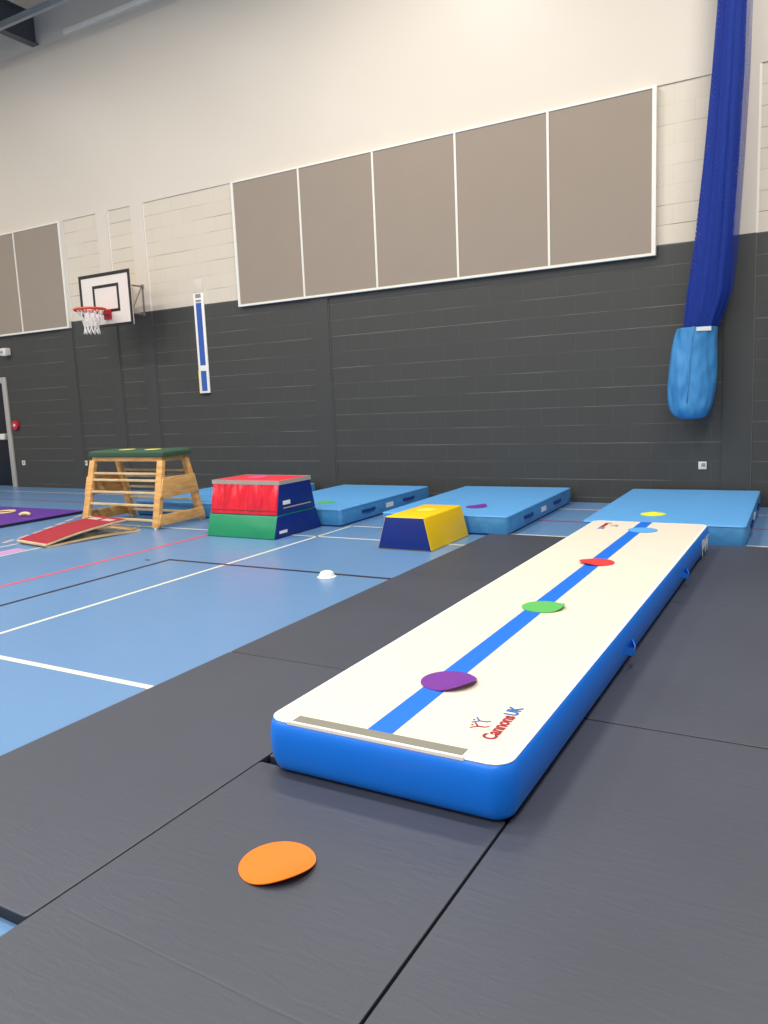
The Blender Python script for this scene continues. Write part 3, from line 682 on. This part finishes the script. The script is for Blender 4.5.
bm = B(); box(bm, -4.944, -4.936, 6.40, 6.54, .035, .08); obj('carry_strap', bm, m_pvcw, f1)['label'] = 'white strap on the navy end'
f3 = foam_block('foam_block', 'yellow trapezoid foam block with navy ends beside the charcoal mats', -3.66, -3.09, 6.24, 7.10, 0, .31, -3.575, -3.165, 6.25, 7.10, m_navy, m_yellow, m_yellow)
disc(-3.37, 6.72, .3112, D_LEMON, 'pale yellow disc on top of the yellow foam block', r=.10)
disc(-5.5, 6.80, .6012, D_PINK, 'pink disc on top of the red foam block', r=.11)

# ------------------------------------------------------------------ wooden vaulting box
VX0, VX1, VY0, VY1 = -8.03, -6.77, 6.46, 7.26
VB = thing('vaulting_box', 'wooden vaulting box with open rungs, splayed legs and a green padded top', 'vaulting box', (-7.4, 6.86, 0))
cy = (VY0+VY1)/2
def vy(side, z): return cy+side*(.385-.20*z/.84)
def vx(end, z): return (-7.40+end*(.61-.03*z/.84))
bm = B(); 
loft(bm, [rrect(-8.02-o_, -6.74+o_, cy-.245-o_, cy+.245+o_, .03, z, 5) for o_, z in ((-.008, .842), (0, .847), (.004, .87), (0, .895), (-.02, .912), (-.06, .918))])
obj('padded_top', bm, m_padgreen, VB, smooth='auto')['label'] = 'green suede padded top'
bm = B(); 
for s in (-1, 1): box(bm, -7.99, -6.79, cy+s*.19-.02, cy+s*.19+.02, .785, .842)
for e in (-1, 1): box(bm, -7.40+e*.58-.018, -7.40+e*.58+.018, cy-.17, cy+.17, .785, .842)
obj('top_rail', bm, m_wood, VB, bevel=.005)
for s in (-1, 1):
    for e in (-1, 1):
        bm = B(); z0, z1 = .02, .80; w2 = .045
        hexa(bm, [(vx(e, z0)-.05, vy(s, z0)-.032, z0), (vx(e, z0)+.05, vy(s, z0)-.032, z0), (vx(e, z0)+.05, vy(s, z0)+.032, z0), (vx(e, z0)-.05, vy(s, z0)+.032, z0)],
             [(vx(e, z1)-.045, vy(s, z1)-.028, z1), (vx(e, z1)+.045, vy(s, z1)-.028, z1), (vx(e, z1)+.045, vy(s, z1)+.028, z1), (vx(e, z1)-.045, vy(s, z1)+.028, z1)])
        lg = obj('leg', bm, m_wood, VB, bevel=.006)
        bm = B(); lathe(bm, [(.028, .001), (.03, .012), (.028, .024)], (vx(e, 0), vy(s, 0), 0), 16)
        o = obj('foot', bm, m_rubber, VB, smooth='auto'); o.parent = lg; o['label'] = 'white rubber foot'; o.location = (0, 0, 0)
for s in (-1, 1):
    for z in (.64, .56, .415, .27, .10):
        bm = B(); bar(bm, (vx(-1, z), vy(s, z), z), (vx(1, z), vy(s, z), z), .03, .028)
        obj('rung', bm, m_wood2, VB, bevel=.005)
for e in (-1, 1):
    for za, zb, ex in ((.365, .60, .008), (.045, .17, .0)):
        bm = B(); xo = vx(e, za)+e*.052
        hexa(bm, [(xo-.012, vy(-1, za)-ex-.02, za), (xo+.012, vy(-1, za)-ex-.02, za), (xo+.012, vy(1, za)+ex+.02, za), (xo-.012, vy(1, za)+ex+.02, za)],
             [(xo-.012, vy(-1, zb)-ex*.3-.02, zb), (xo+.012, vy(-1, zb)-ex*.3-.02, zb), (xo+.012, vy(1, zb)+ex*.3+.02, zb), (xo-.012, vy(1, zb)+ex*.3+.02, zb)])
        obj('end_board', bm, m_wood, VB, bevel=.008)
disc(-7.52, 6.80, .9192, D_LEMON, 'left of the two yellow discs on the green top of the vaulting box', r=.1)
disc(-7.08, 6.80, .9192, D_LEMON, 'right of the two yellow discs on the green top of the vaulting box', r=.1)

# ------------------------------------------------------------------ springboard
SB = thing('springboard', 'low wooden springboard with a crimson carpet deck sloping up to the vaulting box', 'springboard', (-7.37, 5.75, 0))
SX0, SX1, SY0, SY1 = -7.67, -7.05, 5.24, 6.22
def slab(bm, x0, x1, pts, th):
    """bent sheet following pts (y,z) of its underside"""
    lo = [(y, z) for y, z in pts]; A = []
    for x in (x0, x1):
        A.append(([bm.verts.new((x, y, z)) for y, z in lo], [bm.verts.new((x, y, z+th)) for y, z in lo]))
    (al, at), (bl, bt) = A; n = len(lo)
    for i in range(n-1):
        bm.faces.new((al[i], al[i+1], bl[i+1], bl[i])); bm.faces.new((at[i], bt[i], bt[i+1], at[i+1]))
        bm.faces.new((al[i], at[i], at[i+1], al[i+1])); bm.faces.new((bl[i], bl[i+1], bt[i+1], bt[i]))
    bm.faces.new((al[0], bl[0], bt[0], at[0])); bm.faces.new((al[-1], at[-1], bt[-1], bl[-1]))
def zc(t): return .022+.128*t+.02*math.sin(PI*t)
deckp = [(SY0+(SY1-SY0)*t, zc(t)) for t in [i/12 for i in range(13)]]
bm = B(); slab(bm, SX0, SX1, deckp, .018); obj('deck', bm, m_wood2, SB)['label'] = 'pale plywood deck'
bm = B(); slab(bm, SX0+.012, SX1-.012, [(y+.02*(1 if i == 0 else 0), z+.0182) for i, (y, z) in enumerate(deckp)], .005); obj('carpet', bm, m_carpet, SB)['label'] = 'crimson carpet surface'
for xx in (SX0+.03, SX1-.03):
    bm = B(); slab(bm, xx-.03, xx+.03, [(SY0+.02+1.14*t, .001+.012*math.sin(PI*t)**2+.0*t) for t in [i/10 for i in range(11)]], .02); obj('base_runner', bm, m_wood2, SB)
    bm = B(); bar(bm, (xx, 6.36, .028), (xx, 6.02, .125), .05, .018, (0, 0, 1)); obj('spring_strut', bm, m_wood, SB)
for a in ((SX0+.065, SX1-.065, SY0+.03, SY0+.1, .002, .02), (SX0+.065, SX1-.065, 6.30, 6.37, .005, .026)):
    bm = B(); box(bm, *a); obj('cross_bar', bm, m_wood2, SB)
zt = lambda y: zc((y-SY0)/(SY1-SY0))+.0235
for xa in (-7.50, -7.22):
    bm = B(); y0, y1 = 6.06, 6.14
    hexa(bm, [(xa-.1, y0, zt(y0)), (xa+.1, y0, zt(y0)), (xa+.1, y1, zt(y1)), (xa-.1, y1, zt(y1))], [(xa-.1, y0, zt(y0)+.0016), (xa+.1, y0, zt(y0)+.0016), (xa+.1, y1, zt(y1)+.0016), (xa-.1, y1, zt(y1)+.0016)])
    obj('tape_mark', bm, D_PINK if 0 else m_lcream, SB)['label'] = 'pale pink tape mark'

SB.rotation_euler.z = math.radians(-9); SB.location.x += .045

# ------------------------------------------------------------------ purple mat with quoit and banana-shaped beanbag
PM = thing('purple_mat', 'purple tumbling mat with a dark edge at the left side of the photo', 'mat', (-10.0, 6.2, 0))
bm = B(); loft(bm, [rrect(-11.0+o_, -9.0-o_, 5.27+o_, 7.27-o_, .02, z, 3) for o_, z in ((0, .001), (0, .036))]); obj('edge_band', bm, m_purpedge, PM)['label'] = 'dark edge'
bm = B(); loft(bm, [rrect(-11.0+o_, -9.0-o_, 5.27+o_, 7.27-o_, .02, z, 3) for o_, z in ((0, .0362), (.002, .04), (.01, .042))]); obj('top_cover', bm, m_purplemat, PM, smooth='auto')['label'] = 'purple cover'
m_quoit = simple('pale_yellow_rubber', rgb(232, 216, 150), .6)
bm = B(); c = (-10.06, 6.78, .055); tube(bm, [(c[0]+.14*math.cos(2*PI*k/32), c[1]+.14*math.sin(2*PI*k/32), c[2]) for k in range(32)], .0125, 10, True)
tag(obj('quoit_ring', bm, m_quoit, None, smooth=True, loc=c), 'pale yellow ring lying on the purple mat at the left edge of the photo', 'ring')
bm = B(); pts = []; rr = []
for k in range(13):
    a = -1.1+2.2*k/12; pts.append((-9.36+.09*math.sin(a)*.9, 6.6+.09*math.sin(a)*.35, .044+.02+.04*(math.cos(a)-.45))); rr.append(.02*math.cos(a*.95)**.5+.004)
tube(bm, pts, rr, 10)
tag(obj('arched_marker', bm, m_quoit, None, smooth=True, loc=(-9.36, 6.6, .044)), 'pale yellow arched marker lying on the purple mat', 'marker')
